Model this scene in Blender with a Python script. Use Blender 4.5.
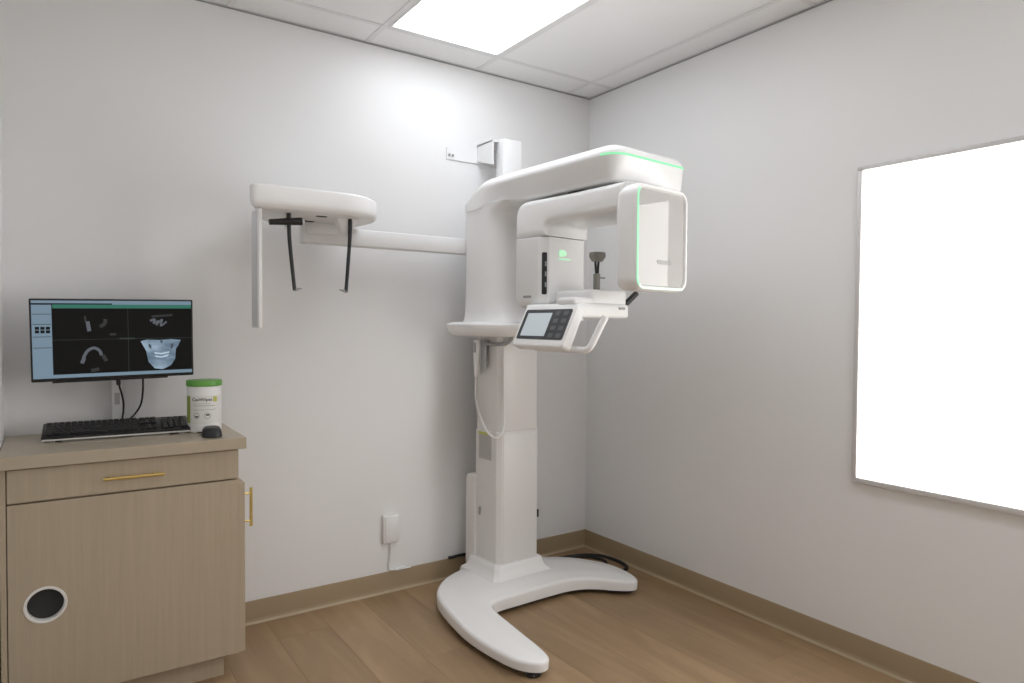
import bpy, bmesh, math, random
from mathutils import Vector, Matrix
from mathutils.geometry import delaunay_2d_cdt
random.seed(4)
for o in list(bpy.data.objects): bpy.data.objects.remove(o)
S = bpy.context.scene
C = S.collection

# ------------------------------------------------------------------ camera
YAW, PITCH, ROLL = 0.971857, -0.0253943, 0.0073943
CAM = Vector((-2.634, -3.0696, 1.3209))
cd = bpy.data.cameras.new('camera'); cam = bpy.data.objects.new('camera', cd); C.objects.link(cam)
cd.sensor_width = 36; cd.lens = 677.34/1024*36; cd.clip_start = .01
fw = Vector((math.cos(YAW)*math.cos(PITCH), math.sin(YAW)*math.cos(PITCH), math.sin(PITCH)))
rt = Vector((math.sin(YAW), -math.cos(YAW), 0)); up = rt.cross(fw)
cr, sr = math.cos(ROLL), math.sin(ROLL)
rt, up = rt*cr+up*sr, up*cr-rt*sr
M = Matrix.Identity(4)
for i in range(3):
    M[i][0], M[i][1], M[i][2], M[i][3] = rt[i], up[i], -fw[i], CAM[i]
cam.matrix_world = M
S.camera = cam

# ------------------------------------------------------------------ world, light levels, exposure
w = bpy.data.worlds.new('world'); S.world = w; w.use_nodes = True
w.node_tree.nodes['Background'].inputs[0].default_value = (.8, .85, 1, 1)
w.node_tree.nodes['Background'].inputs[1].default_value = .05
S.view_settings.view_transform = 'Standard'; S.view_settings.look = 'None'
S.view_settings.gamma = 1; S.view_settings.use_curve_mapping = False
S.view_settings.exposure = 0.46
CEIL_LIGHT = 3.35       # emission of the recessed ceiling diffusers
WALL_LIGHT = 3.6       # emission of the glowing wall panel

# ------------------------------------------------------------------ materials
def mat(name, col, rough=.5, metal=0, emit=None, es=1, noise=0, nscale=8, bump=0, bscale=200, coat=0, spec=.5):
    m = bpy.data.materials.new(name); m.use_nodes = True
    nt = m.node_tree; b = nt.nodes['Principled BSDF']
    b.inputs['Base Color'].default_value = (*col, 1); b.inputs['Roughness'].default_value = rough
    b.inputs['Metallic'].default_value = metal; b.inputs['Specular IOR Level'].default_value = spec
    b.inputs['Coat Weight'].default_value = coat; b.inputs['Coat Roughness'].default_value = .04
    tc = nt.nodes.new('ShaderNodeTexCoord')
    if emit:
        b.inputs['Emission Color'].default_value = (*emit, 1); b.inputs['Emission Strength'].default_value = es
    if noise:
        n = nt.nodes.new('ShaderNodeTexNoise'); n.inputs['Scale'].default_value = nscale; n.inputs['Detail'].default_value = 4
        nt.links.new(tc.outputs['Object'], n.inputs['Vector'])
        mx = nt.nodes.new('ShaderNodeMix'); mx.data_type = 'RGBA'
        mx.inputs[6].default_value = (*[c*(1-noise) for c in col], 1); mx.inputs[7].default_value = (*[min(1, c*(1+noise)) for c in col], 1)
        nt.links.new(n.outputs[0], mx.inputs[0]); nt.links.new(mx.outputs[2], b.inputs['Base Color'])
    if bump:
        n = nt.nodes.new('ShaderNodeTexNoise'); n.inputs['Scale'].default_value = bscale
        nt.links.new(tc.outputs['Object'], n.inputs['Vector'])
        bp = nt.nodes.new('ShaderNodeBump'); bp.inputs['Strength'].default_value = bump; bp.inputs['Distance'].default_value = .002
        nt.links.new(n.outputs[0], bp.inputs['Height']); nt.links.new(bp.outputs[0], b.inputs['Normal'])
    return m

def wood_mat(name, c1, c2, c3, rough, scale, tone, bump=.05):
    """straight grain; scale = object-space stretch; tone = per-object brightness spread"""
    m = bpy.data.materials.new(name); m.use_nodes = True
    nt = m.node_tree; L = nt.links.new; b = nt.nodes['Principled BSDF']; b.inputs['Roughness'].default_value = rough
    tc = nt.nodes.new('ShaderNodeTexCoord'); oi = nt.nodes.new('ShaderNodeObjectInfo')
    mp = nt.nodes.new('ShaderNodeMapping'); mp.inputs['Scale'].default_value = scale
    ml = nt.nodes.new('ShaderNodeMath'); ml.operation = 'MULTIPLY'; ml.inputs[1].default_value = 37
    L(oi.outputs['Random'], ml.inputs[0])
    cb = nt.nodes.new('ShaderNodeCombineXYZ')
    for i in range(3): L(ml.outputs[0], cb.inputs[i])
    L(tc.outputs['Object'], mp.inputs['Vector']); L(cb.outputs[0], mp.inputs['Location'])
    n1 = nt.nodes.new('ShaderNodeTexNoise'); n1.inputs['Scale'].default_value = 1; n1.inputs['Detail'].default_value = 6
    n1.inputs['Roughness'].default_value = .6; n1.inputs['Distortion'].default_value = .6
    L(mp.outputs[0], n1.inputs['Vector'])
    cr_ = nt.nodes.new('ShaderNodeValToRGB'); e = cr_.color_ramp.elements
    e[0].position = .3; e[0].color = (*c1, 1); e[1].position = .72; e[1].color = (*c3, 1)
    k = e.new(.52); k.color = (*c2, 1)
    L(n1.outputs[0], cr_.inputs[0])
    hs = nt.nodes.new('ShaderNodeHueSaturation')
    mr = nt.nodes.new('ShaderNodeMapRange'); mr.inputs[3].default_value = 1-tone; mr.inputs[4].default_value = 1+tone
    L(oi.outputs['Random'], mr.inputs[0]); L(mr.outputs[0], hs.inputs['Value']); L(cr_.outputs[0], hs.inputs['Color'])
    L(hs.outputs[0], b.inputs['Base Color'])
    bp = nt.nodes.new('ShaderNodeBump'); bp.inputs['Strength'].default_value = bump; bp.inputs['Distance'].default_value = .003
    L(n1.outputs[0], bp.inputs['Height']); L(bp.outputs[0], b.inputs['Normal'])
    return m

m_wall = mat('wall_paint', (.87, .865, .86), .55, noise=.012, nscale=3, bump=.06, bscale=350)
m_ceil = mat('ceiling_tile', (.90, .89, .88), .9, noise=.02, nscale=60, bump=.15, bscale=500)
m_tbar = mat('ceiling_grid', (.80, .79, .78), .5)
m_angle_shade = mat('wall_angle_shade', (.34, .335, .33), .5)  # grey carries the shade of the gap at the ceiling edge
m_plank = wood_mat('oak_plank', (.275, .178, .096), (.345, .228, .126), (.415, .283, .163), .42, (9, 1.1, 9), .07)
m_sub = mat('subfloor', (.12, .08, .05), .9)
m_base = mat('tan_vinyl', (.35, .26, .155), .5, noise=.04, nscale=5)
m_toe_light = mat('toe_highlight_tan', (.45, .355, .23), .45)  # lighter than the vinyl: highlight on the toe put into the colour
m_cab = wood_mat('pale_laminate', (.44, .365, .268), (.47, .39, .287), (.50, .415, .305), .45, (60, 60, 2.2), .01, .02)
m_top = mat('counter_laminate', (.47, .395, .295), .3, noise=.04, nscale=30)
m_brass = mat('brass', (.80, .61, .22), .28, 1)
m_white = mat('gloss_white', (.92, .915, .91), .26, spec=.3)
m_satin = mat('satin_white', (.87, .865, .86), .35)
m_offw = mat('offwhite_cover', (.83, .815, .80), .4)
m_pan = mat('mirror_white', (.50, .485, .475), .03, spec=.38)
m_black = mat('black_plastic', (.012, .012, .013), .38)
m_rubber = mat('black_rubber', (.02, .02, .02), .7)
m_gap = mat('dark_gap', (.03, .03, .03), .8)
m_grey = mat('mid_grey', (.36, .36, .37), .4)
m_chin = mat('chin_grey', (.26, .25, .22), .5)
m_silver = mat('brushed_silver', (.62, .63, .66), .28, .7)
m_alu = mat('aluminium', (.66, .645, .64), .38, .1)
m_led = mat('green_light', (.12, .35, .2), .4, emit=(.17, .50, .26), es=1)
m_led2 = mat('pale_green_light', (.6, .75, .62), .4, emit=(.45, .85, .55), es=.3)
m_green = mat('green_print_glow', (.5, .8, .55), .4, emit=(.45, .95, .55), es=.35)  # printed colour, no lamp; emission added to lighten it
m_print = mat('grey_print', (.37, .365, .365), .5)
m_lime = mat('lime_plastic', (.13, .38, .06), .35)
m_olive = mat('olive_print', (.30, .38, .08), .5)
m_lbl = mat('label_white', (.80, .79, .76), .5)
m_stick = mat('sticker_grey', (.50, .49, .47), .5, noise=.15, nscale=150)
m_yel = mat('sticker_lime', (.55, .55, .12), .5)
m_diff = mat('light_diffuser', (.9, .9, .9), .6, emit=(.94, .985, 1.05), es=CEIL_LIGHT)
m_glow = mat('panel_glow', (.9, .9, .9), .6, emit=(1, .985, .96), es=WALL_LIGHT)
m_lcd = mat('small_lcd', (.3, .33, .35), .15, emit=(.62, .70, .74), es=.3)
m_key = mat('key_black', (.016, .016, .017), .45)
m_sb = mat('screen_blue', (.01, .01, .01), .4, emit=(.24, .34, .43), es=.52, spec=.1)
m_sd = mat('screen_dark', (.003, .003, .003), .4, emit=(.02, .02, .018), es=.2, spec=.1)
m_sg = mat('screen_green', (.02, .02, .02), .2, emit=(.06, .27, .20), es=.4, spec=.1)
m_sl = mat('screen_line', (.02, .02, .02), .2, emit=(.08, .10, .09), es=.3, spec=.1)
m_tooth = mat('screen_scan', (.02, .02, .02), .2, emit=(.45, .5, .58), es=.16, spec=.1)

def scan_mat():
    m = bpy.data.materials.new('skull_render'); m.use_nodes = True
    nt = m.node_tree; b = nt.nodes['Principled BSDF']; b.inputs['Base Color'].default_value = (.02, .02, .02, 1)
    b.inputs['Roughness'].default_value = .2
    tc = nt.nodes.new('ShaderNodeTexCoord'); mp = nt.nodes.new('ShaderNodeMapping'); mp.inputs['Scale'].default_value = (16, 16, 34)
    n = nt.nodes.new('ShaderNodeTexNoise'); n.inputs['Scale'].default_value = 1; n.inputs['Detail'].default_value = 5
    r = nt.nodes.new('ShaderNodeValToRGB'); r.color_ramp.elements[0].position = .34; r.color_ramp.elements[0].color = (.14, .22, .31, 1)
    r.color_ramp.elements[1].position = .66; r.color_ramp.elements[1].color = (.40, .54, .68, 1)
    nt.links.new(tc.outputs['Object'], mp.inputs[0]); nt.links.new(mp.outputs[0], n.inputs['Vector']); nt.links.new(n.outputs[0], r.inputs[0])
    nt.links.new(r.outputs[0], b.inputs['Emission Color']); b.inputs['Emission Strength'].default_value = .5
    return m
m_skull = scan_mat()

# ------------------------------------------------------------------ mesh helpers (all coordinates are world coordinates)
def wloc(o):
    v = Vector((0, 0, 0))
    while o: v += o.location; o = o.parent
    return v
def obj(name, bm, m, parent=None, smooth=True, ang=35, origin=None, M=None):
    if M is not None: bm.transform(M)
    bmesh.ops.recalc_face_normals(bm, faces=bm.faces)
    if parent is not None: org = wloc(parent)
    elif origin is not None: org = Vector(origin)
    else:
        xs = [v.co.x for v in bm.verts]; ys = [v.co.y for v in bm.verts]; zs = [v.co.z for v in bm.verts]
        org = Vector(((min(xs)+max(xs))/2, (min(ys)+max(ys))/2, min(zs)))
    bm.transform(Matrix.Translation(-org))
    me = bpy.data.meshes.new(name); bm.to_mesh(me); bm.free()
    me.materials.append(m)
    if smooth:
        me.polygons.foreach_set('use_smooth', [True]*len(me.polygons)); me.set_sharp_from_angle(angle=math.radians(ang))
    o = bpy.data.objects.new(name, me); C.objects.link(o)
    if parent is not None: o.parent = parent
    else: o.location = org
    return o
def thing(name, label, cat, loc, group=None):
    o = bpy.data.objects.new(name, None); C.objects.link(o); o.location = loc; o.empty_display_size = .1
    return tag(o, label, cat, group)
def tag(o, label, cat, group=None):
    o['label'] = label; o['category'] = cat
    if group: o['group'] = group
    return o
def struct(name, bm, m, **k):
    o = obj(name, bm, m, **k); o['kind'] = 'structure'; return o

def box(bm, x0, x1, y0, y1, z0, z1, bev=0, seg=2, M=None):
    t = bmesh.new(); bmesh.ops.create_cube(t, size=1)
    for v in t.verts:
        v.co = Vector((x0+(v.co.x+.5)*(x1-x0), y0+(v.co.y+.5)*(y1-y0), z0+(v.co.z+.5)*(z1-z0)))
    if bev: bmesh.ops.bevel(t, geom=list(t.edges), offset=bev, segments=seg, profile=.5, affect='EDGES', clamp_overlap=True)
    if M is not None: t.transform(M)
    merge(bm, t); return bm
def merge(bm, t):
    me = bpy.data.meshes.new('tmp'); t.to_mesh(me); t.free(); bm.from_mesh(me); bpy.data.meshes.remove(me)
def nb(): return bmesh.new()
def bx(*a, **k): return box(nb(), *a, **k)
def loft(bm, rings, caps=(True, True), closed=True):
    vs = [[bm.verts.new(p) for p in r] for r in rings]; n = len(rings[0])
    for a, b in zip(vs, vs[1:]):
        for i in range(n if closed else n-1):
            j = (i+1) % n; bm.faces.new((a[i], a[j], b[j], b[i]))
    if caps[0]: bm.faces.new(vs[0][::-1])
    if caps[1]: bm.faces.new(vs[-1])
    return bm
def rpoly(pts, rads, n=6):
    out = []; N = len(pts)
    for i, p in enumerate(pts):
        p = Vector(p); a = Vector(pts[i-1]); b = Vector(pts[(i+1) % N]); r = rads[i] if isinstance(rads, (list, tuple)) else rads
        u = (a-p); v = (b-p)
        if r <= 1e-6: out.append(p.copy()); continue
        th = u.angle(v); d = min(r/math.tan(th/2), u.length*.49, v.length*.49)
        s, e = p+u.normalized()*d, p+v.normalized()*d
        for k in range(n+1):
            t = k/n; out.append(s*(1-t)**2 + p*2*t*(1-t) + e*t*t)
    return out
def rrect(cx, cy, hw, hh, r, n=6):
    o = []
    for sx, sy, a0 in ((1, 1, 0), (-1, 1, 90), (-1, -1, 180), (1, -1, 270)):
        for k in range(n+1):
            a = math.radians(a0+90*k/n); o.append(Vector((cx+sx*(hw-r)+r*math.cos(a), cy+sy*(hh-r)+r*math.sin(a))))
    return o
def offs(pts, d):
    N = len(pts); o = []
    area = sum(pts[i-1].x*pts[i].y-pts[i].x*pts[i-1].y for i in range(N)); sg = 1 if area > 0 else -1
    for i in range(N):
        e1, e2 = pts[i]-pts[i-1], pts[(i+1) % N]-pts[i]
        if e1.length < 1e-7: e1 = pts[i]-pts[i-2]
        if e2.length < 1e-7: e2 = pts[(i+2) % N]-pts[i]
        e1.normalize(); e2.normalize()
        n1, n2 = Vector((-e1.y, e1.x)), Vector((-e2.y, e2.x))
        o.append(pts[i]+(n1+n2)*(d*sg/max(.35, 1+n1.dot(n2))))      # d > 0 goes inwards
    return o
def prism(bm, pts, d0, d1, f, bev=0, seg=4):
    """outline pts extruded from d0 to d1; f(a, b, d) gives the point; edges of both caps rounded"""
    rings = []
    if bev:
        for k in range(seg+1):
            a = math.pi/2*k/seg; rings.append((bev*(1-math.sin(a)), d0+bev*(1-math.cos(a))))
        rings += [(i, d1-(d-d0)) for i, d in rings[::-1]]
    else: rings = [(0, d0), (0, d1)]
    return loft(bm, [[Vector(f(p.x, p.y, d)) for p in (offs(pts, i) if i else pts)] for i, d in rings])
def crom(pts, n=8, closed=False):
    P = [Vector(p) for p in pts]; N = len(P); o = []
    for i in range(N if closed else N-1):
        p0 = P[i-1] if (closed or i > 0) else P[0]; p1 = P[i]; p2 = P[(i+1) % N]; p3 = P[(i+2) % N] if (closed or i+2 < N) else P[-1]
        for k in range(n):
            t = k/n; o.append(.5*((2*p1)+(p2-p0)*t+(2*p0-5*p1+4*p2-p3)*t*t+(3*p1-p0-3*p2+p3)*t**3))
    if not closed: o.append(P[-1])
    return o
def tube(bm, pts, r, n=10, smooth=0):
    P = crom(pts, smooth) if smooth else [Vector(p) for p in pts]
    rad = r if isinstance(r, (list, tuple)) else [r]*len(P)
    if len(rad) != len(P): rad = [rad[0]+(rad[-1]-rad[0])*i/(len(P)-1) for i in range(len(P))]
    nrm = None; rings = []
    for i, p in enumerate(P):
        t = (P[min(i+1, len(P)-1)]-P[max(i-1, 0)]).normalized()
        if nrm is None: nrm = t.orthogonal().normalized()
        nrm = (nrm-t*nrm.dot(t)).normalized(); b = t.cross(nrm)
        rings.append([p+(nrm*math.cos(2*math.pi*k/n)+b*math.sin(2*math.pi*k/n))*rad[i] for k in range(n)])
    return loft(bm, rings)
def lathe(bm, prof, c, n=32, M=None):
    t = nb()
    rings = [[Vector((r*math.cos(2*math.pi*k/n), r*math.sin(2*math.pi*k/n), z)) for k in range(n)] for r, z in prof]
    loft(t, rings)
    if M is not None: t.transform(M)
    t.transform(Matrix.Translation(Vector(c))); merge(bm, t); return bm
def text(bm, body, size, M, ext=.0003, align='CENTER'):
    cu = bpy.data.curves.new('t', 'FONT'); cu.body = body; cu.size = size; cu.align_x = align; cu.align_y = 'CENTER'; cu.extrude = ext; cu.offset = size*.012
    o = bpy.data.objects.new('t', cu); C.objects.link(o)
    dg = bpy.context.evaluated_depsgraph_get(); me = bpy.data.meshes.new_from_object(o.evaluated_get(dg))
    t = nb(); t.from_mesh(me); t.transform(M); merge(bm, t)
    bpy.data.objects.remove(o); bpy.data.curves.remove(cu); bpy.data.meshes.remove(me); return bm
def frame(o, x, y, z):
    x, y, z = Vector(x).normalized(), Vector(y).normalized(), Vector(z).normalized()
    m = Matrix.Identity(4)
    for i in range(3): m[i][0], m[i][1], m[i][2], m[i][3] = x[i], y[i], z[i], o[i]
    return m

# ------------------------------------------------------------------ room shell
H = 2.65; XL = -2.772; YF = -4.3
struct('wall_back', bx(XL-.1, .1, 0, .1, -.05, H+.2), m_wall)
struct('wall_right', bx(0, .1, YF-.1, 0, -.05, H+.2), m_wall)
struct('wall_left', bx(XL-.1, XL, YF-.1, 0, -.05, H+.2), m_wall)
struct('wall_front', bx(XL, 0, YF-.1, YF, -.05, H+.2), m_wall)

fl = struct('floor', bx(XL, 0, YF, 0, -.05, -.006), m_sub)
PW = .22; x = -1.857-PW*5
pm = {}
while x < 0:
    y = YF - random.random()*1.2
    while y < 0:
        x0, x1 = max(x, XL), min(x+PW, 0); y0, y1 = max(y, YF), min(y+1.52, 0)
        if x1-x0 > .01 and y1-y0 > .01:
            key = (round(x1-x0, 4), round(y1-y0, 4))
            cx, cy = (x0+x1)/2, (y0+y1)/2
            if key not in pm:
                hw, hl = (x1-x0)/2-.0002, (y1-y0)/2-.0002
                b = nb(); e = .0007
                loft(b, [[Vector((sx*(hw-i), sy*(hl-i), z)) for sx, sy in ((1, 1), (-1, 1), (-1, -1), (1, -1))] for i, z in ((0, -.006), (0, -e), (e, 0))], (False, True))
                p = obj('floor_plank', b, m_plank, origin=(0, 0, 0), smooth=False); pm[key] = p.data
            else:
                p = bpy.data.objects.new('floor_plank', pm[key]); C.objects.link(p)
            p.parent = fl; p.location = Vector((cx, cy, 0))-fl.location
        y += 1.52
    x += PW

# vinyl cove base: thin band with a curved toe
cove = [(0, .1), (.0035, .1), (.005, .097), (.005, .022), (.008, .012), (.014, .004), (.016, .001), (0, .001)]
def cove_run(name, a, b, n):
    a, b, n = Vector(a), Vector(b), Vector(n)
    bm = loft(nb(), [[p+n*d+Vector((0, 0, z)) for d, z in cove] for p in (a, b)])
    o = struct(name, bm, m_base, ang=50)
    obj('toe_highlight', loft(nb(), [[p+n*d+Vector((0, 0, z)) for d, z in ((.004, .0005), (.004, .0125), (.011, .0085), (.0175, .004), (.019, .0005))] for p in (a, b)]), m_toe_light, o, ang=60)  # lighter strip paints the light caught by the toe edge
    return o
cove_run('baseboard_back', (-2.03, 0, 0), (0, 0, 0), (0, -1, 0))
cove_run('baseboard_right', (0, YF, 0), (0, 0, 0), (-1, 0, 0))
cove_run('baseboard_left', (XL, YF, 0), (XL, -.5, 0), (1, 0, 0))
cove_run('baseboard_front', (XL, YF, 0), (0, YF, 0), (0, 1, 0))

# suspended ceiling: slab, tiles and grid
ce = struct('ceiling', bx(XL, 0, YF, 0, H+.06, H+.16), m_ceil)
gx = [XL, -2.605, -1.995, -1.385, -.775, -.165, 0]; gy = [0, -.205, -1.425, -2.645, -3.865, YF]
tm = {}
for i in range(len(gx)-1):
    for j in range(len(gy)-1):
        if i == 3 and j in (1, 3): continue                                   # bays of the ceiling lamp and the added fill lamp
        key = (round(gx[i+1]-gx[i], 3), round(gy[j]-gy[j+1], 3))
        if key not in tm:
            t = obj('ceiling_tile', bx(-key[0]/2+.004, key[0]/2-.004, -key[1]/2+.004, key[1]/2-.004, 0, .015, bev=.002, seg=1), m_ceil, origin=(0, 0, 0), smooth=False); tm[key] = t.data
        else: t = bpy.data.objects.new('ceiling_tile', tm[key]); C.objects.link(t)
        t.parent = ce; t.location = Vector(((gx[i]+gx[i+1])/2, (gy[j]+gy[j+1])/2, H+.002))-ce.location
for v in gx[1:-1]: obj('grid_runner', bx(v-.012, v+.012, YF, 0, H-.001, H+.03), m_tbar, ce, smooth=False)
for v in gy[1:-1]:
    for i in range(len(gx)-1): obj('grid_crossbar', bx(gx[i]+.012, gx[i+1]-.012, v-.012, v+.012, H-.0005, H+.03), m_tbar, ce, smooth=False)
struct('trim_shade_1', bx(XL+.003, -.003, -.004, 0, H-.0065, H-.0015), m_angle_shade, smooth=False)  # grey strips draw the shadow line where walls meet ceiling
struct('trim_shade_2', bx(-.004, 0, YF+.003, -.004, H-.0065, H-.0015), m_angle_shade, smooth=False)
struct('trim_shade_3', bx(XL, XL+.003, YF, 0, H-.0065, H-.0015), m_angle_shade, smooth=False)

# recessed ceiling lamp, and a second, unseen one added as fill light
for y0, lab in ((-.205, 'glowing white rectangular panel lamp in the ceiling above the machine'), (-2.645, 'unseen panel lamp added in the ceiling as fill light, away from the machine')):
    t = thing('ceiling_light', lab, 'light', (-1.08, y0-.61, H-.002), 'recessed ceiling lamps')
    b = nb()
    for q in ((-1.372, -.788, -.028, -.013), (-1.372, -.788, -1.207, -1.192), (-1.372, -1.358, -1.192, -.028), (-.802, -.788, -1.192, -.028)):
        box(b, q[0], q[1], y0+q[2], y0+q[3], H-.002, H+.03)
    obj('frame', b, m_tbar, t, smooth=False)
    obj('diffuser', bx(-1.358, -.802, y0-1.192, y0-.028, H+.003, H+.008), m_diff, t, smooth=False)

# glowing panel on the right wall
t = thing('wall_light_panel', 'large glowing white panel in thin grey aluminium frame on the wall', 'light panel', (-.01, -2.22, .704))
PY0, PY1, PZ0, PZ1 = -2.85, -1.628, .708, 1.946
for (a, b_, c, d) in ((PY0, PY1, PZ0, PZ0+.022), (PY0, PY1, PZ1-.018, PZ1), (PY0, PY0+.02, PZ0+.022, PZ1-.018), (PY1-.02, PY1, PZ0+.022, PZ1-.018)):
    obj('frame_bar', bx(-.024, 0, a, b_, c, d, bev=.003), m_alu, t)
obj('diffuser', bx(-.014, -.002, PY0+.018, PY1-.018, PZ0+.02, PZ1-.016), m_glow, t, smooth=False)

# ------------------------------------------------------------------ the X-ray machine
mach = thing('dental_xray_machine', 'white panoramic dental X-ray machine standing on a curved floor base', 'x-ray machine', (-.74, -.3, 0))
def rotz(deg, px, py): return Matrix.Translation((px, py, 0)) @ Matrix.Rotation(math.radians(deg), 4, 'Z') @ Matrix.Translation((-px, -py, 0))
MC = rotz(3, -.74, -.25)

# floor base, domed, with one long and one short leg
out = crom([(-1.19, -.38), (-1.228, -.6), (-1.236, -.78), (-1.205, -.99), (-1.145, -1.075), (-1.085, -1.065), (-1.062, -.98), (-1.050, -.78),
            (-1.040, -.62), (-1.012, -.562), (-.95, -.543), (-.86, -.540), (-.70, -.535), (-.54, -.54), (-.44, -.585), (-.355, -.665), (-.285, -.705), (-.235, -.67),
            (-.215, -.56), (-.235, -.44), (-.32, -.31), (-.46, -.205), (-.62, -.135), (-.88, -.125), (-1.02, -.165), (-1.13, -.26)], 8, True)
out = [Vector((p.x, p.y)) for p in [Vector((*q, 0)) if len(q) == 2 else q for q in out]]
def odist(p):
    m = 9
    for i in range(len(out)):
        a, c = out[i-1], out[i]; ab = c-a; t_ = max(0, min(1, (p-a).dot(ab)/max(ab.length_squared, 1e-12))); m = min(m, (p-a-ab*t_).length)
    return m
def hfac(p):
    d = (p-Vector((-.74, -.3))).length; s = max(0, min(1, (d-.22)/.6)); return 1-.42*s*s*(3-2*s)
def inside(p):
    k = False
    for i in range(len(out)):
        a, c = out[i-1], out[i]
        if (a.y > p.y) != (c.y > p.y) and p.x < (c.x-a.x)*(p.y-a.y)/(c.y-a.y)+a.x: k = not k
    return k
pts = list(out); dd = [0]*len(out)
for d_in in (.0015, .004, .008, .013, .020, .036):
    for p in offs(out, d_in):
        if inside(p):
            dm = odist(p)
            if dm > d_in*.75: pts.append(p); dd.append(dm)
gs = .02; xx = -1.24
while xx < -.2:
    yy = -1.09
    while yy < -.1:
        p = Vector((xx, yy))
        if inside(p):
            dm = odist(p)
            if dm > .048: pts.append(p); dd.append(dm)
        yy += gs
    xx += gs
N = len(out)
vc, ed, fc, ov, oe, of = delaunay_2d_cdt(pts, [], [list(range(N))], 1, 1e-6)
def sm(t): t = max(0, min(1, t)); return t*t*(3-2*t)
def rimz(p): return .024+.046*hfac(p)
def zprof(p, d):
    q = min(d/.017, 1); return rimz(p)+.015*math.sqrt(max(0, 1-(1-q)**2))+.009*sm(d/.09)
b = nb(); vs = []
for i, p in enumerate(vc):
    d = dd[ov[i][0]] if ov[i] else odist(p)
    vs.append(b.verts.new((p.x, p.y, zprof(p, d))))
for f in fc:
    try: b.faces.new([vs[i] for i in f])
    except ValueError: pass
ring = [b.verts.new((p.x, p.y, rimz(p))) for p in out]
ring2 = [b.verts.new((p.x, p.y, .024)) for p in offs(out, .002)]
ring3 = [b.verts.new((p.x, p.y, .022)) for p in offs(out, .02)]
for r0, r1 in ((ring, ring2), (ring2, ring3)):
    for i in range(N): b.faces.new((r0[i-1], r0[i], r1[i], r1[i-1]))
b.faces.new(ring3)
bmesh.ops.remove_doubles(b, verts=b.verts, dist=.0002)
base = obj('floor_base', b, m_white, mach, ang=60)
b = prism(nb(), offs(out, .018), .012, .026, lambda a, c, d: (a, c, d)); obj('base_underside', b, m_gap, base, smooth=False)
for (px, py) in ((-1.138, -1.035), (-.27, -.63), (-1.12, -.3), (-.4, -.3)):
    c = obj('levelling_foot', lathe(nb(), [(.028, 0), (.032, .004), (.032, .016), (.02, .02), (.014, .034)], (px, py, 0)), m_rubber, base)
    if px < -1.13: obj('foot_nut', lathe(nb(), [(.0325, 0), (.0325, .008)], (px, py, .006), n=6), m_grey, c, smooth=False)

# column and its covers
CX0, CX1, CY0, CY1 = -.862, -.612, -.352, -.155
def colring(z, g, ch=.02):
    x0, x1, y0, y1 = CX0-g, CX1+g, CY0-g, CY1+g
    return [Vector((*p, z)) for p in rpoly([Vector(q) for q in ((x0+ch, y0), (x1-ch*.5, y0), (x1, y0+ch*.5), (x1, y1), (x0, y1), (x0, y0+ch))], .006, 3)]
obj('column_plinth', loft(nb(), [colring(.06, .060), colring(.095, .052), colring(.104, .040), colring(.116, .029), colring(.135, .023), colring(.150, .019), colring(.156, .013), colring(.157, .003)]), m_white, mach, M=MC)
obj('lower_column_cover', loft(nb(), [colring(.12, 0), colring(.794, 0), colring(.797, -.003)]), m_offw, mach, M=MC)
obj('upper_column_cover', loft(nb(), [colring(.79, -.004), colring(1.30, -.004)]), m_offw, mach, M=MC)
obj('column_core', bx(CX0+.02, CX1-.02, CY0+.02, CY1, .1, 1.3), m_gap, mach, M=MC)
obj('front_panel', bx(CX0+.028, CX1-.016, CY0-.0035, CY0+.01, .155, .785, bev=.003), m_offw, mach, M=MC)
obj('front_panel', bx(CX0+.028, CX1-.016, CY0+.0005, CY0+.012, .80, 1.275, bev=.003), m_offw, mach, M=MC)
b = nb(); prism(b, rpoly([Vector(q) for q in ((-.168, .10), (-.168, .565), (-.085, .565), (-.085, .10))], [.0, .01, .05, 0], 5), -.875, -.64, lambda a, c, d: (d, a, c), .008)
obj('rear_duct', b, m_offw, mach, M=MC)
st = obj('data_sticker', bx(-.8655, -.8605, -.292, -.19, .655, .775), m_stick, mach, M=MC, smooth=False); st['label'] = 'grey data sticker'
obj('warning_sticker', bx(-.8655, -.8605, -.27, -.185, .775, .787), m_yel, mach, M=MC, smooth=False)
obj('warning_sticker', bx(-.83, -.82, CY0-.0005, CY0+.003, 1.215, 1.235), m_yel, mach, M=MC, smooth=False)
obj('side_knob', bx(-.612, -.596, -.34, -.325, .345, .385, bev=.004), m_black, mach, M=MC)
obj('cover_latch', bx(-.869, -.86, -.205, -.195, .37, .41, bev=.002), m_grey, mach, M=MC)
# tray at the foot of the carriage
tr = rpoly([Vector(q) for q in ((-1.045, -.40), (-.94, -.565), (-.58, -.565), (-.46, -.40), (-.46, -.13), (-1.045, -.13))], [.14, .16, .16, .14, .06, .06], 8)
b = loft(nb(), [[Vector((p.x, p.y, z)) for p in offs(tr, i)] for i, z in ((.042, 1.2625), (.036, 1.264), (.018, 1.272), (.006, 1.288), (.0, 1.308), (.001, 1.318), (.008, 1.325), (.03, 1.330), (.045, 1.3315))])
obj('carriage_tray', b, m_white, mach, M=MC)
# carriage: the upright shoulder
def cring(z, yf, hw, yb=-.172):
    return [Vector((p.x, p.y, z)) for p in rpoly([Vector(q) for q in ((-.74-hw, yf), (-.74+hw, yf), (-.74+hw, yb), (-.74-hw, yb))], [.13, .13, .05, .05], 10)]
obj('carriage', loft(nb(), [cring(1.328, -.52, .235), cring(1.345, -.497, .226), cring(1.38, -.478, .221), cring(1.44, -.465, .218), cring(1.76, -.462, .218),
    cring(1.80, -.472, .218), cring(1.835, -.495, .218), cring(1.86, -.54, .220), cring(1.88, -.60, .222)]), m_white, mach, M=MC, ang=60)
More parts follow.
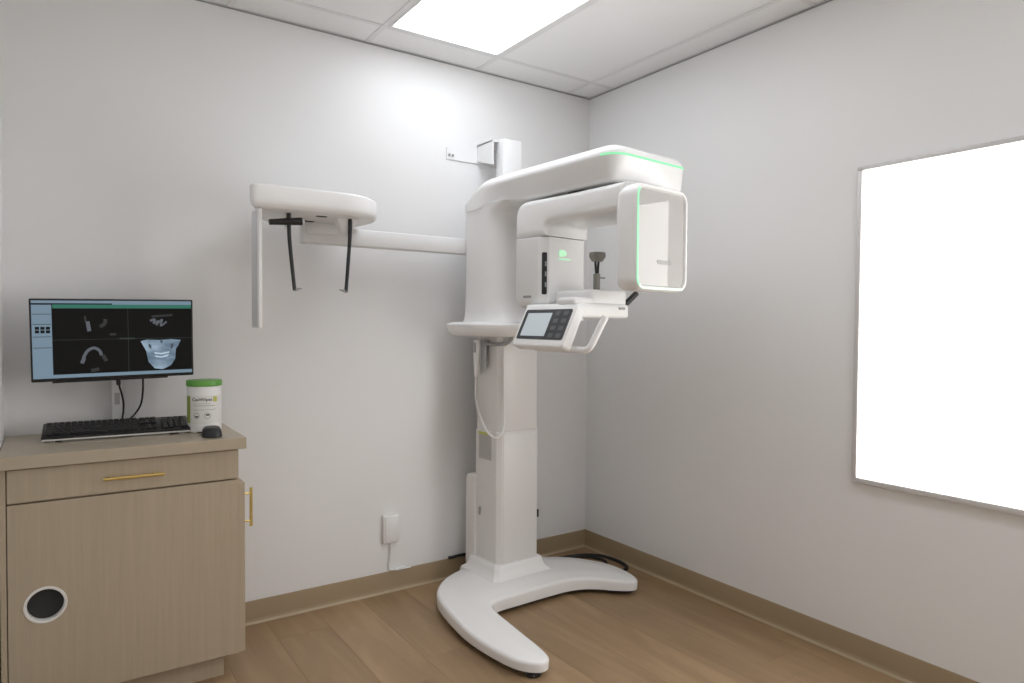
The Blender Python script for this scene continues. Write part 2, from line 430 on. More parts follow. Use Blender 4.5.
# top arm
ao = rpoly([Vector(q) for q in ((-.972, -1.205), (-.518, -1.185), (-.518, -.172), (-.972, -.172))], [.085, .07, .05, .05], 10)
# more points along the straight sides so that the rear can slope
def subdiv(P, step):
    o = []
    for i, p in enumerate(P):
        q = P[(i+1) % len(P)]; n = max(1, int((q-p).length/step))
        for k in range(n): o.append(p.lerp(q, k/n))
    return o
ao = subdiv(ao, .03)
def sm(t): t = max(0, min(1, t)); return t*t*(3-2*t)
rings = []
for ins, z in ((.050, 1.862), (.034, 1.865), (.024, 1.876), (.004, 1.945), (.0, 1.954), (.0, 1.962), (.004, 1.974), (.012, 1.986), (.026, 1.995), (.045, 2.001)):
    R_ = []
    for p, q in zip(ao, offs(ao, ins)):
        wgt = sm((-.30-p.y)/.22) if z < 1.95 else 1
        if z < 1.95: wgt *= 1-.7*sm((p.x+.88)/.25)*sm((-.5-p.y)/.2)
        a = p.lerp(q, wgt)
        a = Vector((-.745+(a.x+.745)*(1-(1-sm((-.25-p.y)/.35))*.042), a.y))
        zz = z
        lim = 2.01-.125*max(0, min(1.2, (a.y+.37)/.2))**1.6 if a.y > -.37 else 2.01
        zz = 1.862+(z-1.862)*(max(.02, lim-1.862))/(2.01-1.862)
        R_.append(Vector((a.x, a.y, zz)))
    rings.append(R_)
b = loft(nb(), rings); bmesh.ops.triangulate(b, faces=[f for f in b.faces if len(f.verts) > 4])
arm = obj('top_arm', b, m_white, mach, M=MC, ang=60)
# green light line round the front of the arm
path = [p for p in ao if p.y < -1.08 and not (p.x > -.6 and p.y > -1.12)]
i0 = min(range(len(ao)), key=lambda i: (ao[i]-Vector((-.972, -1.13))).length)
ln = []; i = i0
while True:
    ln.append(ao[i]); i = (i+1) % len(ao)
    if ao[i].x > -.525 and ao[i].y > -1.13 or len(ln) > 60: break
rg = []
for k, p in enumerate(ln):
    t_ = (ln[min(k+1, len(ln)-1)]-ln[max(k-1, 0)]).normalized(); n_ = Vector((t_.y, -t_.x))
    rg.append([Vector((*(p+n_*o_), z)) for o_, z in ((-.004, 1.9535), (.0012, 1.9545), (.0012, 1.9625), (-.004, 1.9635))])
obj('light_line', loft(nb(), rg), m_led, mach, M=MC)['label'] = 'thin green light line'
obj('rotation_hub', lathe(nb(), [(.10, 1.842), (.10, 1.87)], (-.775, -.92, 0)), m_gap, mach)

# rotating gantry: own frame, u = width, v = depth behind the tube head's front
MG = Matrix.Translation((-.74, -1.290, 0)) @ Matrix.Rotation(math.radians(7), 4, 'Z')
pr_ = rpoly([Vector(q) for q in ((.06, 1.848), (.685, 1.848), (.685, 1.692), (.495, 1.692), (.495, 1.742), (.06, 1.742))], [0, .075, 0, 0, .045, 0], 8)
pr_ = subdiv(pr_, .04)
g = obj('gantry_bridge', prism(nb(), pr_, -.135, .135, lambda a, c, d: (d*(1+.17*sm((.42-a)/.36)), a, c), .024, 5), m_white, mach, M=MG, ang=50)
so = rpoly([Vector(q) for q in ((-.135, .535), (-.108, .495), (.108, .495), (.135, .535), (.135, .685), (-.135, .685))], [.012, .012, .03, .03, .025, .025], 4)
sh = obj('sensor_head', loft(nb(), [[Vector((p.x, p.y, z)) for p in offs(so, i)] for i, z in ((.05, 1.393), (.03, 1.395), (.014, 1.403), (.004, 1.416), (0, 1.435), (0, 1.687), (.003, 1.6895))]), m_satin, mach, M=MG)
# slot on the bevelled edge
e0 = Vector((-.126, .5215, 0)); dv = Vector((.027, -.04, 0)).normalized(); nv = Vector((-.04, -.027, 0)).normalized()
SF = frame(e0+Vector((0, 0, 1.535)), dv, (0, 0, 1), nv)
slot = nb(); prism(slot, rrect(.012, 0, .0110, .088, .006, 4), -.01, .0022, lambda a, c, d: (a, c, d)); obj('handle_slot', slot, m_black, sh, M=MG @ SF)
for zz in (-.045, .0, .042): obj('slot_rib', bx(.015, .0215, zz-.012, zz+.008, .001, .004), m_grey, sh, M=MG @ SF)
b = nb(); prism(b, rpoly([Vector(q) for q in ((-.052, .03), (-.017, .03), (-.004, .012), (-.02, .002), (-.052, .002))], .006, 4), .4935, .496, lambda a, c, d: (a, d, 1.608+c)); obj('green_emblem', b, m_green, sh, M=MG)
obj('green_caption', bx(-.052, .018, .4938, .496, 1.596, 1.602), m_green, sh, M=MG)
obj('printed_mark', bx(-.1357, -.134, .575, .625, 1.434, 1.444), m_print, sh, M=MG)
# tube head
def tring(ins, v, r=.05): return [Vector((p.x, v, p.y)) for p in rrect(0, 1.6425, .162-ins, .1965-ins, max(.008, r-ins), 8)]
th = obj('tube_head', loft(nb(), [tring(.04, .105), tring(.02, .102), tring(.008, .094), tring(.002, .082), tring(0, .068), tring(0, .022), tring(.003, .008), tring(.008, .0), tring(.0155, .0), tring(.019, .006), tring(.021, .012)], (True, False)), m_white, mach, M=MG, ang=40)
obj('face_panel', loft(nb(), [tring(.0205, .012), tring(.0205, .010), tring(.0225, .0085)]), m_pan, th, M=MG, ang=30)
rp = rrect(0, 1.6425, .162, .1965, .05, 8)
n9 = 9
ring_o = offs(rp, .0075); ring_i = offs(rp, .0165)
def rim_strip(idx, m, lab):
    rg = []
    for k in idx:
        o_, i_ = ring_o[k % len(rp)], ring_i[k % len(rp)]
        rg.append([Vector((o_.x, .001, o_.y)), Vector((o_.x, -.0012, o_.y)), Vector((i_.x, -.0012, i_.y)), Vector((i_.x, .001, i_.y))])
    obj('light_line', loft(nb(), rg), m, th, M=MG)['label'] = lab
rim_strip(range(n9+4, 2*n9+5), m_led, 'bright green light line along the rim')
rim_strip(range(2*n9+4, 3*n9+3), m_led2, 'pale green light line along the rim')
tx = text(nb(), 'vatech', .035, frame(Vector((.020, .0080, 1.560)), (1, 0, 0), (0, 0, 1), (0, -1, 0)))
obj('lettering', tx, m_print, th, M=MG, smooth=False)

# chin rest table, control panel, handle
tb = obj('chin_table', bx(-.955, -.672, -1.05, -.72, 1.348, 1.405, bev=.012, seg=4), m_white, mach, M=rotz(2, -.82, -1.05))
obj('table_tier', bx(-.962, -.86, -1.045, -.93, 1.40, 1.428, bev=.012, seg=4), m_white, tb)
obj('table_tier', bx(-.868, -.676, -1.035, -.80, 1.40, 1.462, bev=.012, seg=4), m_white, tb)
obj('table_arm', bx(-.77, -.62, -.80, -.40, 1.345, 1.40, bev=.015, seg=3), m_white, tb)
b = nb(); prism(b, rrect(-.715, 1.388, .017, .005, .004, 3), -1.0545, -1.049, lambda a, c, d: (a, d, c)); obj('printed_mark', b, m_print, tb, M=rotz(2, -.82, -1.05))
# control panel faces the left wall side and leans back
pa, pb_ = Vector((-.968, 0, 1.400)), Vector((-1.046, 0, 1.236))
dn = (pb_-pa).normalized(); nn = Vector((dn.z, 0, -dn.x)).normalized()
if nn.x > 0: nn = -nn
PF = frame(Vector((-1.007, -.905, 1.318)), (0, -1, 0), -dn, nn)       # local x runs towards the front, y up the slope
cp = obj('control_panel', prism(nb(), rrect(0, 0, .168, .092, .016, 5), -.045, 0, lambda a, c, d: (a, c, d), .007), m_white, mach, M=PF)
b = nb(); prism(b, rrect(.002, .004, .152, .066, .009, 4), -.002, .0015, lambda a, c, d: (a, c, d)); obj('panel_bezel', b, mat('bezel_slate', (.045, .05, .055), .3), cp, M=PF)
obj('panel_screen', bx(-.128, .034, -.048, .054, .0, .0022), m_lcd, cp, M=PF, smooth=False)
for r_ in range(4):
    for c_ in range(2):
        b = nb(); prism(b, rrect(.072+c_*.05, .052-r_*.032, .015, .009, .004, 3), .001, .0024, lambda a, c, d: (a, c, d)); obj('button', b, mat('button_slate', (.12, .125, .13), .4), cp, M=PF)
obj('panel_neck', bx(-.965, -.90, -1.03, -.78, 1.335, 1.375, bev=.006), m_white, cp)
hp = rpoly([Vector(q) for q in ((0, 0), (.142, 0), (.142, .36), (0, .36))], [0, .03, .03, 0], 6)
o0 = Vector((-.905, -1.16, 1.352)); du = Vector((-.055, .03, -.128)).normalized()
obj('hand_grip', tube(nb(), [o0+du*p.x+Vector((0, 1, 0))*p.y for p in hp], .0135, 12), m_white, mach, ang=60)
# chin support
ch = obj('chin_support', bx(-.806, -.782, -.992, -.972, 1.46, 1.53, bev=.004), m_chin, mach)
b = nb(); prism(b, rpoly([Vector(q) for q in ((-.038, .038), (.038, .040), (.038, .018), (.018, .0), (-.020, .0), (-.038, .018))], .010, 4), -1.0, -.965, lambda a, c, d: (-.792+a*.83+.0*d, d, 1.578+c), .005); obj('chin_cup', b, m_chin, ch)
obj('chin_strut', tube(nb(), [(-.803, -.982, 1.585), (-.797, -.982, 1.525)], .005), m_black, ch)
obj('chin_strut', tube(nb(), [(-.785, -.982, 1.585), (-.789, -.982, 1.525)], .005), m_black, ch)
obj('chin_pin', tube(nb(), [(-.785, -.985, 1.512), (-.765, -1.0, 1.512)], .003), m_chin, ch)
gr = obj('guide_rod', tube(nb(), [(-.655, -1.0, 1.404), (-.588, -1.0, 1.455)], .0125, 12), m_black, mach); gr['label'] = 'short black rod'

# exposure switch with its hook and curly lead
hk = obj('switch_hook', tube(nb(), [(-.800, -.385, 1.27), (-.806, -.384, 1.250), (-.822, -.375, 1.232), (-.848, -.345, 1.224), (-.872, -.305, 1.224), (-.884, -.26, 1.230)], .009, 10, 6), m_grey, mach)
obj('hook_pad', bx(-.892, -.872, -.278, -.243, 1.105, 1.245, bev=.006), m_grey, hk)
sw = obj('exposure_switch', loft(nb(), [[Vector((p.x, p.y, z)) for p in rrect(-.885, yc, hx, hy, .007, 4)] for yc, hx, hy, z in ((-.196, .006, .009, 1.06), (-.200, .010, .015, 1.075), (-.206, .013, .022, 1.13), (-.211, .014, .029, 1.20), (-.211, .014, .029, 1.232), (-.211, .010, .024, 1.242))]), m_white, mach)
obj('switch_button', prism(nb(), rrect(-.200, 1.205, .012, .026, .009, 4), -.902, -.898, lambda a, c, d: (d, a, c)), m_grey, sw)
obj('switch_lead', tube(nb(), [(-.885, -.193, 1.062), (-.885, -.192, .95), (-.885, -.24, .86), (-.90, -.33, .80), (-.875, -.372, .778), (-.84, -.372, .82), (-.832, -.366, .92), (-.832, -.362, 1.11), (-.832, -.36, 1.20)], .0055, 8, 8), m_satin, sw)

# wall fixing above the arm
wb = obj('wall_bracket_post', bx(-.728, -.618, -.19, -.12, 1.95, 2.262, bev=.003), m_satin, mach)
obj('wall_plate', bx(-.955, -.62, -.006, -.0005, 2.162, 2.222), m_satin, wb)
b = nb(); prism(b, [Vector(q) for q in ((-.004, 2.175), (-.004, 2.262), (-.16, 2.255), (-.16, 2.13))], -.772, -.768, lambda a, c, d: (d, a, c)); obj('bracket_gusset', b, m_satin, wb, smooth=False)
obj('bracket_shelf', bx(-.772, -.62, -.15, -.002, 2.25, 2.256), m_satin, wb, smooth=False)
for xx in (-.94, -.92): obj('bolt', lathe(nb(), [(.006, 0), (.006, .006)], (xx, -.006, 2.185), n=8, M=Matrix.Rotation(math.pi/2, 4, 'X')), m_grey, wb)
obj('bolt', lathe(nb(), [(.008, 0), (.008, .012)], (-.735, -.10, 2.256), n=8), m_silver, wb)

# cephalometric arm and head
ca = obj('side_arm', bx(-1.742, -.75, -.195, -.125, 1.663, 1.737, bev=.006), m_satin, mach)
ho = rpoly([Vector(q) for q in ((-2.037, -.50), (-1.60, -.515), (-1.475, -.37), (-1.50, -.09), (-1.89, -.09))], [.03, .20, .14, .10, .04], 12)
hd = obj('head_scanner', loft(nb(), [[Vector((p.x, p.y, z)) for p in offs(ho, i)] for i, z in ((.022, 1.7455), (.020, 1.746), (.012, 1.750), (.004, 1.757), (.001, 1.766), (0, 1.775), (.0, 1.819), (.003, 1.826), (.010, 1.830), (.024, 1.832))]), m_white, mach, ang=40)
obj('arm_joint', bx(-1.738, -1.60, -.22, -.115, 1.70, 1.748, bev=.008), m_satin, hd)
sl = obj('image_sensor', bx(-1.990, -1.976, -.448, -.345, 1.300, 1.75, bev=.003), m_satin, mach)
obj('sensor_face', bx(-1.9912, -1.985, -.428, -.352, 1.305, 1.742), m_silver, sl)
for sgn, x0, x1 in ((1, -1.864, -1.842), (-1, -1.617, -1.634)):
    e = obj('ear_rod', tube(nb(), [(x0, -.40, 1.75), (x0, -.40, 1.70), (x0+sgn*.004, -.40, 1.62), (x1, -.40, 1.447)], [.0085, .007], 10, 4), m_black, hd)
    obj('ear_tip', tube(nb(), [(x1, -.40, 1.450), (x1+sgn*.028, -.40, 1.456)], [.007, .002], 8), m_grey, e)
b = nb(); tube(b, [(-1.938, -.40, 1.705), (-1.815, -.40, 1.718)], [.011, .0155], 14); br = obj('nose_support', b, m_black, hd); br['label'] = 'black tapered bar'
obj('support_tip', tube(nb(), [(-1.815, -.40, 1.718), (-1.805, -.40, 1.719)], [.0155, .012], 14), m_silver, br)
obj('rod_holder', loft(nb(), [[Vector((p.x, p.y, z)) for p in rrect(-1.625, -.37, a, c, .01, 4)] for a, c, z in ((.010, .010, 1.675), (.024, .02, 1.70), (.05, .03, 1.748))]), m_satin, hd)
obj('rod_holder', bx(-1.873, -1.853, -.388, -.365, 1.69, 1.75, bev=.004), m_satin, hd)
for yy in (-.40, -.24): obj('underside_slot', bx(-1.755, -1.715, yy-.012, yy+.012, 1.7435, 1.7460), m_gap, hd)

# machine leads on the floor by the corner
tag(obj('floor_cable', tube(nb(), [(-.55, -.12, .012), (-.40, -.10, .010), (-.18, -.125, .0095), (-.06, -.20, .0095), (-.035, -.34, .0095), (-.07, -.43, .0095), (-.15, -.445, .0095), (-.215, -.43, .0095)], .009, 8, 8), m_rubber), 'thick black cable looped on the floor in the corner', 'cable')
tag(obj('power_cable', tube(nb(), [(-.90, -.065, .0075), (-.70, -.06, .0075), (-.40, -.075, .0075), (-.16, -.15, .0075), (-.092, -.235, .0075), (-.10, -.30, .0075), (-.15, -.36, .0075)], .0065, 8, 8), m_rubber), 'thin black cable lying inside the looped cable by the base', 'cable')

# ------------------------------------------------------------------ cabinet, counter and what stands on it
YC = -.455
cab = thing('base_cabinet', 'pale wood laminate cabinet with drawer and round waste hole', 'cabinet', (-2.415, -.24, 0))
obj('carcass', bx(XL+.004, -2.068, YC+.02, -.012, .095, .858), m_cab, cab, smooth=False)
obj('toe_kick', bx(XL+.004, -2.105, -.395, -.012, 0, .1), m_cab, cab, smooth=False)
obj('filler_strip', bx(XL+.004, -2.752, YC+.002, YC+.02, .095, .858), m_cab, cab, smooth=False)
dr = obj('drawer', bx(-2.749, -2.064, YC, YC+.019, .748, .853, bev=.0012, seg=1), m_cab, cab, smooth=False)
def pull(a, b_, n, parent):
    a, b_, n = Vector(a), Vector(b_), Vector(n)
    h = obj('handle', tube(nb(), [a+n*.028, b_+n*.028], .0055, 12), m_brass, parent)
    for t_ in (.14, .86):
        p = a.lerp(b_, t_); obj('handle_post', tube(nb(), [p, p+n*.028], .004, 8), m_brass, h)
pull((-2.492, YC, .800), (-2.312, YC, .798), (0, -1, 0), dr)
# front panel with a real round hole
hx, hz, hr = -2.652, .411, .052
b = nb(); n = 48
inner = [Vector((hx+hr*math.cos(2*math.pi*k/n), hz+hr*math.sin(2*math.pi*k/n))) for k in range(n)]
outer = []
X0, X1, Z0, Z1 = -2.749, -2.064, .098, .742
for k in range(n):
    a = 2*math.pi*k/n; c, s = math.cos(a), math.sin(a); r = min(((X1-hx) if c > 0 else (hx-X0))/max(abs(c), 1e-9), ((Z1-hz) if s > 0 else (hz-Z0))/max(abs(s), 1e-9))
    outer.append(Vector((hx+r*c, hz+r*s)))
for cx_, cz_ in ((X0, Z0), (X0, Z1), (X1, Z0), (X1, Z1)):
    k = min(range(n), key=lambda i: abs((math.atan2(cz_-hz, cx_-hx) % (2*math.pi))-2*math.pi*i/n)); outer[k] = Vector((cx_, cz_))
vf = [[b.verts.new((p.x, y, p.y)) for p in P] for P, y in ((inner, YC), (outer, YC), (outer, YC+.019), (inner, YC+.019))]
for q in range(4):
    for k in range(n): b.faces.new((vf[q][k-1], vf[q][k], vf[(q+1) % 4][k], vf[(q+1) % 4][k-1]))
fp = obj('front_panel', b, m_cab, cab, smooth=False)
RX = Matrix.Rotation(math.pi/2, 4, 'X')
rgm = nb(); loft(rgm, [[Vector((hx+r*math.cos(2*math.pi*k/40), y, hz+r*math.sin(2*math.pi*k/40))) for k in range(40)] for r, y in ((.0515, YC+.015), (.0590, YC-.0003), (.0580, YC-.003), (.0520, YC-.003), (.0500, YC-.001), (.0495, YC+.019))], (False, False))
obj('grommet_ring', rgm, m_lbl, fp)
obj('waste_chute', lathe(nb(), [(.0515, 0), (.0515, .002)], (hx, YC+.0195, hz), 40, RX), m_gap, fp)
sd = obj('side_door', bx(-2.064, -2.041, YC+.003, -.03, .098, .728, bev=.001, seg=1), m_cab, cab, smooth=False)
pull((-2.041, -.425, .70), (-2.041, -.425, .555), (1, 0, 0), sd)
ct = tag(obj('countertop', bx(XL+.002, -2.042, -.482, -.004, .859, .90, bev=.0015, seg=1), m_top, smooth=False), 'pale wood laminate counter slab on top of the cabinet', 'countertop')

# monitor
mon = thing('computer_monitor', 'black widescreen monitor showing dental scans on the counter', 'monitor', (-2.433, -.05, .90))
MM = Matrix.Translation((-2.433, -.20, 1.256)) @ Matrix.Rotation(math.radians(-1.0), 4, 'Y') @ Matrix.Rotation(math.radians(3), 4, 'X')
hw, hh = .258, .146
hs = obj('housing', bx(-hw, hw, -.004, .03, -hh, hh, bev=.004), m_black, mon, M=MM)
obj('bottom_bar', bx(-hw+.06, hw-.09, .0, .025, -hh-.006, -hh+.002, bev=.002), m_black, hs, M=MM)
def scr(name, x0, x1, z0, z1, m, lift=0, par=None):     # fractions of the screen
    W_, Z_ = hw-.006, hh-.006
    return obj(name, bx(-W_+2*W_*x0, -W_+2*W_*x1, -.0046-lift, -.0038, Z_-2*(Z_-.003)*z1, Z_-2*(Z_-.003)*z0), m, par or hs, M=MM, smooth=False)
sc = scr('screen', 0, 1, 0, 1, m_sd)
scr('title_bar', 0, 1, .0, .05, m_sb, .0003, sc); scr('tool_bar', .12, 1, .05, .10, m_sg, .0003, sc)
scr('title_text_bar', .0, .48, .035, .05, m_sd, .0005, sc)
scr('side_bar', 0, .115, .055, 1, m_sb, .0003, sc); scr('status_bar', .115, 1, .955, 1, m_sb, .0003, sc)
for z in (.17, .30, .46, .60): scr('side_divider', .005, .11, z, z+.008, m_sl, .0005, sc)
for c_ in range(3):
    for r_ in range(2): scr('side_icon', .018+c_*.031, .042+c_*.031, .335+r_*.045, .372+r_*.045, m_sd, .0006, sc)
scr('view_divider', .575, .578, .10, .955, m_sl, .0003, sc); scr('view_divider', .115, 1, .505, .510, m_sl, .0003, sc)
scr('view_divider', .52, .62, .495, .515, m_sl, .0004, sc)
W_, Z_ = hw-.006, hh-.006
def sp(fx, fz): return Vector((-W_+2*W_*fx, -.0052, Z_-2*(Z_-.003)*fz))
def blob(name, pts, r, m):
    b = nb(); P = crom([sp(*p) for p in pts], 5)
    vs = []
    for i, p in enumerate(P):
        t_ = (P[min(i+1, len(P)-1)]-P[max(i-1, 0)]).normalized(); n_ = Vector((-t_.z, 0, t_.x))
        vs.append([p+n_*r+Vector((0, .001, 0)), p+n_*r, p-n_*r, p-n_*r+Vector((0, .001, 0))])
    return obj(name, loft(b, vs), m, sc, M=MM, smooth=False)
m_dim = mat('screen_scan_dim', (.02, .02, .02), .2, emit=(.35, .36, .38), es=.06, spec=.1)
blob('tooth_scan', [(.325, .27), (.33, .33), (.335, .40)], .006, m_tooth); blob('tooth_scan', [(.435, .24), (.43, .30), (.40, .345)], .006, m_dim)
blob('tooth_scan', [(.31, .20), (.315, .28)], .003, m_dim)
blob('tooth_scan', [(.72, .27), (.75, .25), (.745, .30), (.78, .27)], .004, m_tooth); blob('tooth_scan', [(.76, .33), (.80, .25), (.79, .34), (.83, .28)], .003, m_tooth)
blob('tooth_scan', [(.73, .21), (.80, .20), (.87, .19)], .004, m_dim)
blob('jaw_scan', [(.295, .75), (.32, .66), (.36, .62), (.395, .66), (.405, .72)], .005, m_tooth)
blob('jaw_scan', [(.285, .82), (.30, .75)], .006, m_tooth); blob('jaw_scan', [(.435, .80), (.415, .72)], .006, m_dim); blob('jaw_scan', [(.34, .92), (.39, .90)], .006, m_dim)
scr('readout_mark', .46, .50, .43, .46, m_dim, .0006, sc)
sk = [(.655, .545), (.70, .525), (.78, .535), (.86, .525), (.925, .54), (.905, .62), (.89, .66), (.885, .80), (.855, .89), (.80, .94), (.745, .925), (.705, .83), (.69, .68), (.675, .62)]
b = nb(); P = [sp(*p) for p in sk]; loft(b, [[p+Vector((0, .001, 0)) for p in P], P]); skull = obj('skull_view', b, m_skull, sc, M=MM, smooth=False)
def patch(pts, m):
    b = nb(); P = [sp(*p)-Vector((0, .0006, 0)) for p in pts]; loft(b, [[p+Vector((0, .0008, 0)) for p in P], P]); obj('skull_patch', b, m, sc, M=MM, smooth=False)  # patch of another tone in the displayed skull picture
m_sdk = mat('screen_dim_blue', (.02, .02, .02), .2, emit=(.05, .08, .11), es=.5)
patch([(.705, .58), (.725, .60), (.725, .66), (.708, .63)], m_sdk); patch([(.875, .58), (.855, .60), (.855, .67), (.87, .64)], m_sdk); patch([(.78, .54), (.805, .54), (.795, .585)], m_sdk)
m_ltb = mat('screen_bright', (.02, .02, .02), .2, emit=(.6, .75, .88), es=.55, spec=.1)
patch([(.745, .70), (.79, .715), (.845, .695), (.845, .712), (.79, .735), (.745, .72)], m_ltb); patch([(.745, .745), (.79, .76), (.845, .735), (.83, .765), (.79, .78), (.755, .768)], m_ltb)
obj('rear_hub', bx(-2.458, -2.384, -.188, -.05, 1.20, 1.30, bev=.006), m_black, mon)
pst = obj('stand_post', bx(-2.438, -2.404, -.055, -.03, .905, 1.28, bev=.002), m_satin, mon)
obj('stand_foot', bx(-2.488, -2.353, -.085, -.012, .90, .908, bev=.003), m_satin, mon)
obj('post_label', bx(-2.430, -2.412, -.0565, -.054, 1.0, 1.045), m_stick, pst)
for pts_ in ([(-2.425, -.175, 1.125), (-2.425, -.172, 1.095), (-2.408, -.13, 1.03), (-2.402, -.08, .98), (-2.41, -.06, .912)],
             [(-2.345, -.175, 1.125), (-2.345, -.172, 1.06), (-2.348, -.12, 1.0), (-2.37, -.08, .955), (-2.41, -.05, .912)]):
    obj('cable', tube(nb(), pts_, .0035, 8, 8), m_rubber, mon)
obj('cable_plug', bx(-2.432, -2.418, -.182, -.168, 1.085, 1.115, bev=.002), m_black, mon)

# keyboard
kb = thing('keyboard', 'black full-size keyboard with silver front edge on the counter', 'keyboard', (-2.43, -.18, .90))
MK = Matrix.Translation((-2.662, -.252, .9)) @ Matrix.Rotation(math.radians(-2.5), 4, 'Z') @ Matrix.Rotation(math.radians(12), 4, 'X')
L_ = .466
body = nb(); box(body, 0, L_, 0, .145, .006, .022, bev=.004, M=MK)
kbd = obj('case', body, m_black, kb)
obj('front_strip', bx(.002, L_-.002, -.0018, .004, .0075, .0125, M=MK), m_lbl, kbd)
kt = nb(); kw = .0188
def key(x, y, w_=1, h_=1): box(kt, x+.001, x+kw*w_-.001, y+.001, y+.0185*h_-.001, .020, .029, bev=.0016, seg=1, M=MK)
for r_ in range(6):
    yy = .012+r_*.0195+(.004 if r_ == 5 else 0)
    if r_ == 0:
        xx = .010
        for w_ in (1.25, 1.25, 1.25, 6.25, 1.25, 1.25, 1.25, 1.25): key(xx, yy, w_); xx += kw*w_
    else:
        first = {1: 2.25, 2: 1.75, 3: 1.5, 4: 1, 5: 1}[r_]; xx = .010; key(xx, yy, first); xx += kw*first
        while xx+kw*1.4 < .010+kw*15: key(xx, yy); xx += kw
        key(xx, yy, (.010+kw*15-xx)/kw)
    for c_ in range(3):
        if r_ in (2,) or (r_ == 1 and c_ != 1): continue
        key(.300+c_*kw, yy)
    for c_ in range(4):
        if r_ < 5: key(.373+c_*kw*1.08, yy)
for c_ in range(4): box(kt, .376+c_*kw*1.08, .389+c_*kw*1.08, .120, .132, .020, .026, bev=.002, seg=1, M=MK)
ks = obj('keys', kt, m_key, kb, smooth=False); ks['kind'] = 'stuff'
for x_ in (.04, L_-.06): obj('keyboard_foot', bx(x_, x_+.02, .125, .14, -.026, .008, M=MK), m_black, kb, smooth=False)
for x_ in (.04, L_-.06): obj('keyboard_foot', bx(x_, x_+.02, .004, .014, -.0005, .007, M=MK), m_black, kb, smooth=False)

# mouse
ms = thing('computer_mouse', 'small black mouse beside the keyboard on the counter', 'mouse', (-2.143, -.39, .90))
MS = Matrix.Translation((-2.143, -.39, .90)) @ Matrix.Rotation(math.radians(-8), 4, 'Z')
b = nb(); rings = []
for k in range(9):
    a = math.pi*.5*k/8; s = math.cos(a)**.35 if k < 8 else .02
    rings.append([MS @ Vector((p.x*s, p.y*s+.006*(1-s), .002+.034*math.sin(a))) for p in rrect(0, 0, .034, .052, .030, 8)])
loft(b, rings); obj('shell', b, m_black, ms, ang=60)
obj('scroll_wheel', lathe(nb(), [(.006, -.003), (.008, -.002), (.008, .002), (.006, .003)], (0, 0, 0), 16, MS @ Matrix.Translation((0, -.026, .026)) @ Matrix.Rotation(math.pi/2, 4, 'Y')), m_rubber, ms)
tag(obj('mouse_cord', tube(nb(), [(-2.160, -.325, .906), (-2.185, -.27, .9035), (-2.205, -.20, .9035), (-2.22, -.10, .9035), (-2.25, -.03, .9035)], .0022, 8, 6), m_rubber), 'thin dark mouse cord running behind the wipes tub', 'cord')

# tub of wipes
tc_ = (-2.143, -.245, .90); R0 = .061
cn = thing('wipes_tub', 'white tub of cleaning wipes with bright green lid', 'wipes tub', tc_)
obj('tub', lathe(nb(), [(.0, 0), (.056, 0), (R0-.001, .004), (R0, .010), (R0, .174), (.060, .178), (.0, .179)], tc_, 48), m_satin, cn)
ld = obj('lid', lathe(nb(), [(.0605, .176), (.0635, .177), (.064, .180), (.064, .195), (.062, .1985), (.057, .199), (.0, .197)], tc_, 48), m_lime, cn)
def curved(name, a0, a1, z0, z1, m, r=R0+.0006, par=None):
    n_ = max(2, int(abs(a1-a0)/4)); rg = []
    for k in range(n_+1):
        a = math.radians(a0+(a1-a0)*k/n_); d = Vector((math.cos(a), math.sin(a), 0))
        rg.append([Vector(tc_)+d*r+Vector((0, 0, z0)), Vector(tc_)+d*r+Vector((0, 0, z1)), Vector(tc_)+d*(r-.002)+Vector((0, 0, z1)), Vector(tc_)+d*(r-.002)+Vector((0, 0, z0))])
    return obj(name, loft(nb(), rg), m, par or cn)
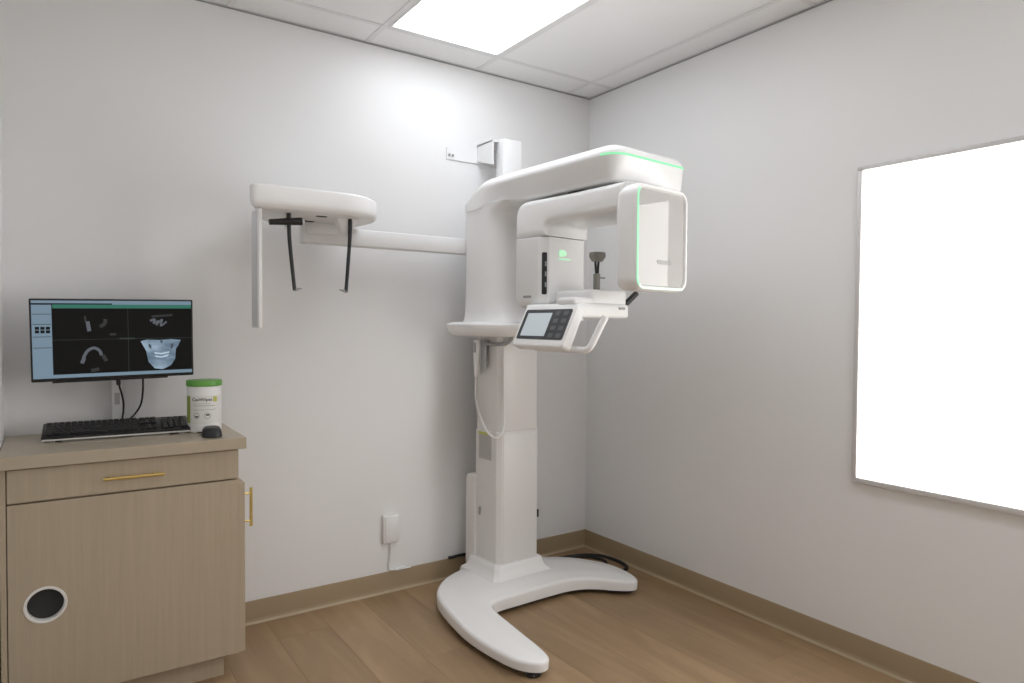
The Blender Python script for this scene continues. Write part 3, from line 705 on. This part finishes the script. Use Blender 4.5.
# angle that faces the lens
af = math.degrees(math.atan2(CAM.y-tc_[1], CAM.x-tc_[0]))
lb = curved('label', af-95, af+70, .035, .142, m_lbl)
curved('label_band', af-95+20, af-52, .038, .140, m_olive, R0+.001, lb)
curved('label_square', af+30, af+45, .118, .138, m_yel, R0+.0011, lb)
curved('label_line', af-38, af+36, .103, .105, m_print, R0+.001, lb); curved('label_line', af-38, af+40, .088, .0895, m_print, R0+.001, lb); curved('label_line', af-38, af+20, .111, .1125, m_print, R0+.001, lb)
def wrap_text(bm, body, size, a0, z):
    t_ = text(nb(), body, size, Matrix.Identity(4), .0003)
    for v in t_.verts:
        a = math.radians(af+a0)+v.co.x/R0; r = R0+.0008+v.co.z
        v.co = Vector((tc_[0]+r*math.cos(a), tc_[1]+r*math.sin(a), tc_[2]+z+v.co.y))
    merge(bm, t_); return bm
obj('lettering', wrap_text(nb(), 'CaviWipes', .0165, -8, .127), mat('label_black', (.03, .03, .03), .5), lb, smooth=False)
m_ink = bpy.data.materials['label_black']
for a_, k_ in ((-26, 0), (10, 1)):
    b = nb(); rg = []
    for k in range(25):
        an = 2*math.pi*k/24
        row = []
        for rr in (.0115, .0095):
            aa = math.radians(af+a_)+rr*math.cos(an)/R0; z = .066+rr*math.sin(an)
            for q in ((R0+.0012), (R0-.0005)): row.append(Vector((tc_[0]+q*math.cos(aa), tc_[1]+q*math.sin(aa), tc_[2]+z)))
        rg.append([row[0], row[1], row[3], row[2]])
    loft(b, rg, (False, False)); obj('label_icon', b, m_print, lb)
    curved('icon_stroke', af+a_-5, af+a_+6, .060+k_*.006, .066+k_*.006, m_ink, R0+.0012, lb)

# wall outlet with its thin lead
ol = thing('wall_outlet', 'white boxed wall outlet above the tan baseboard with thin lead', 'outlet', (-1.258, -.01, .24))
obj('outlet_box', bx(-1.300, -1.218, -.022, -.0005, .245, .385, bev=.004), m_satin, ol)
obj('outlet_cover', bx(-1.293, -1.225, -.026, -.02, .253, .377, bev=.002), m_satin, ol)
obj('lead', tube(nb(), [(-1.258, -.012, .245), (-1.258, -.009, .20), (-1.262, -.008, .16), (-1.262, -.009, .112), (-1.20, -.012, .105), (-1.15, -.012, .104)], .004, 8, 6), m_satin, ol)
obj('lead_plug', bx(-1.235, -1.18, -.018, -.001, .101, .112, bev=.003), m_satin, ol)
# dark cable tray stub between column and wall
tag(obj('wall_cable', tube(nb(), [(-.935, -.014, .1085), (-.91, -.016, .1085), (-.87, -.02, .112), (-.80, -.03, .112)], .008, 8, 6), m_rubber), 'dark cable resting on baseboard behind the machine column', 'cable')
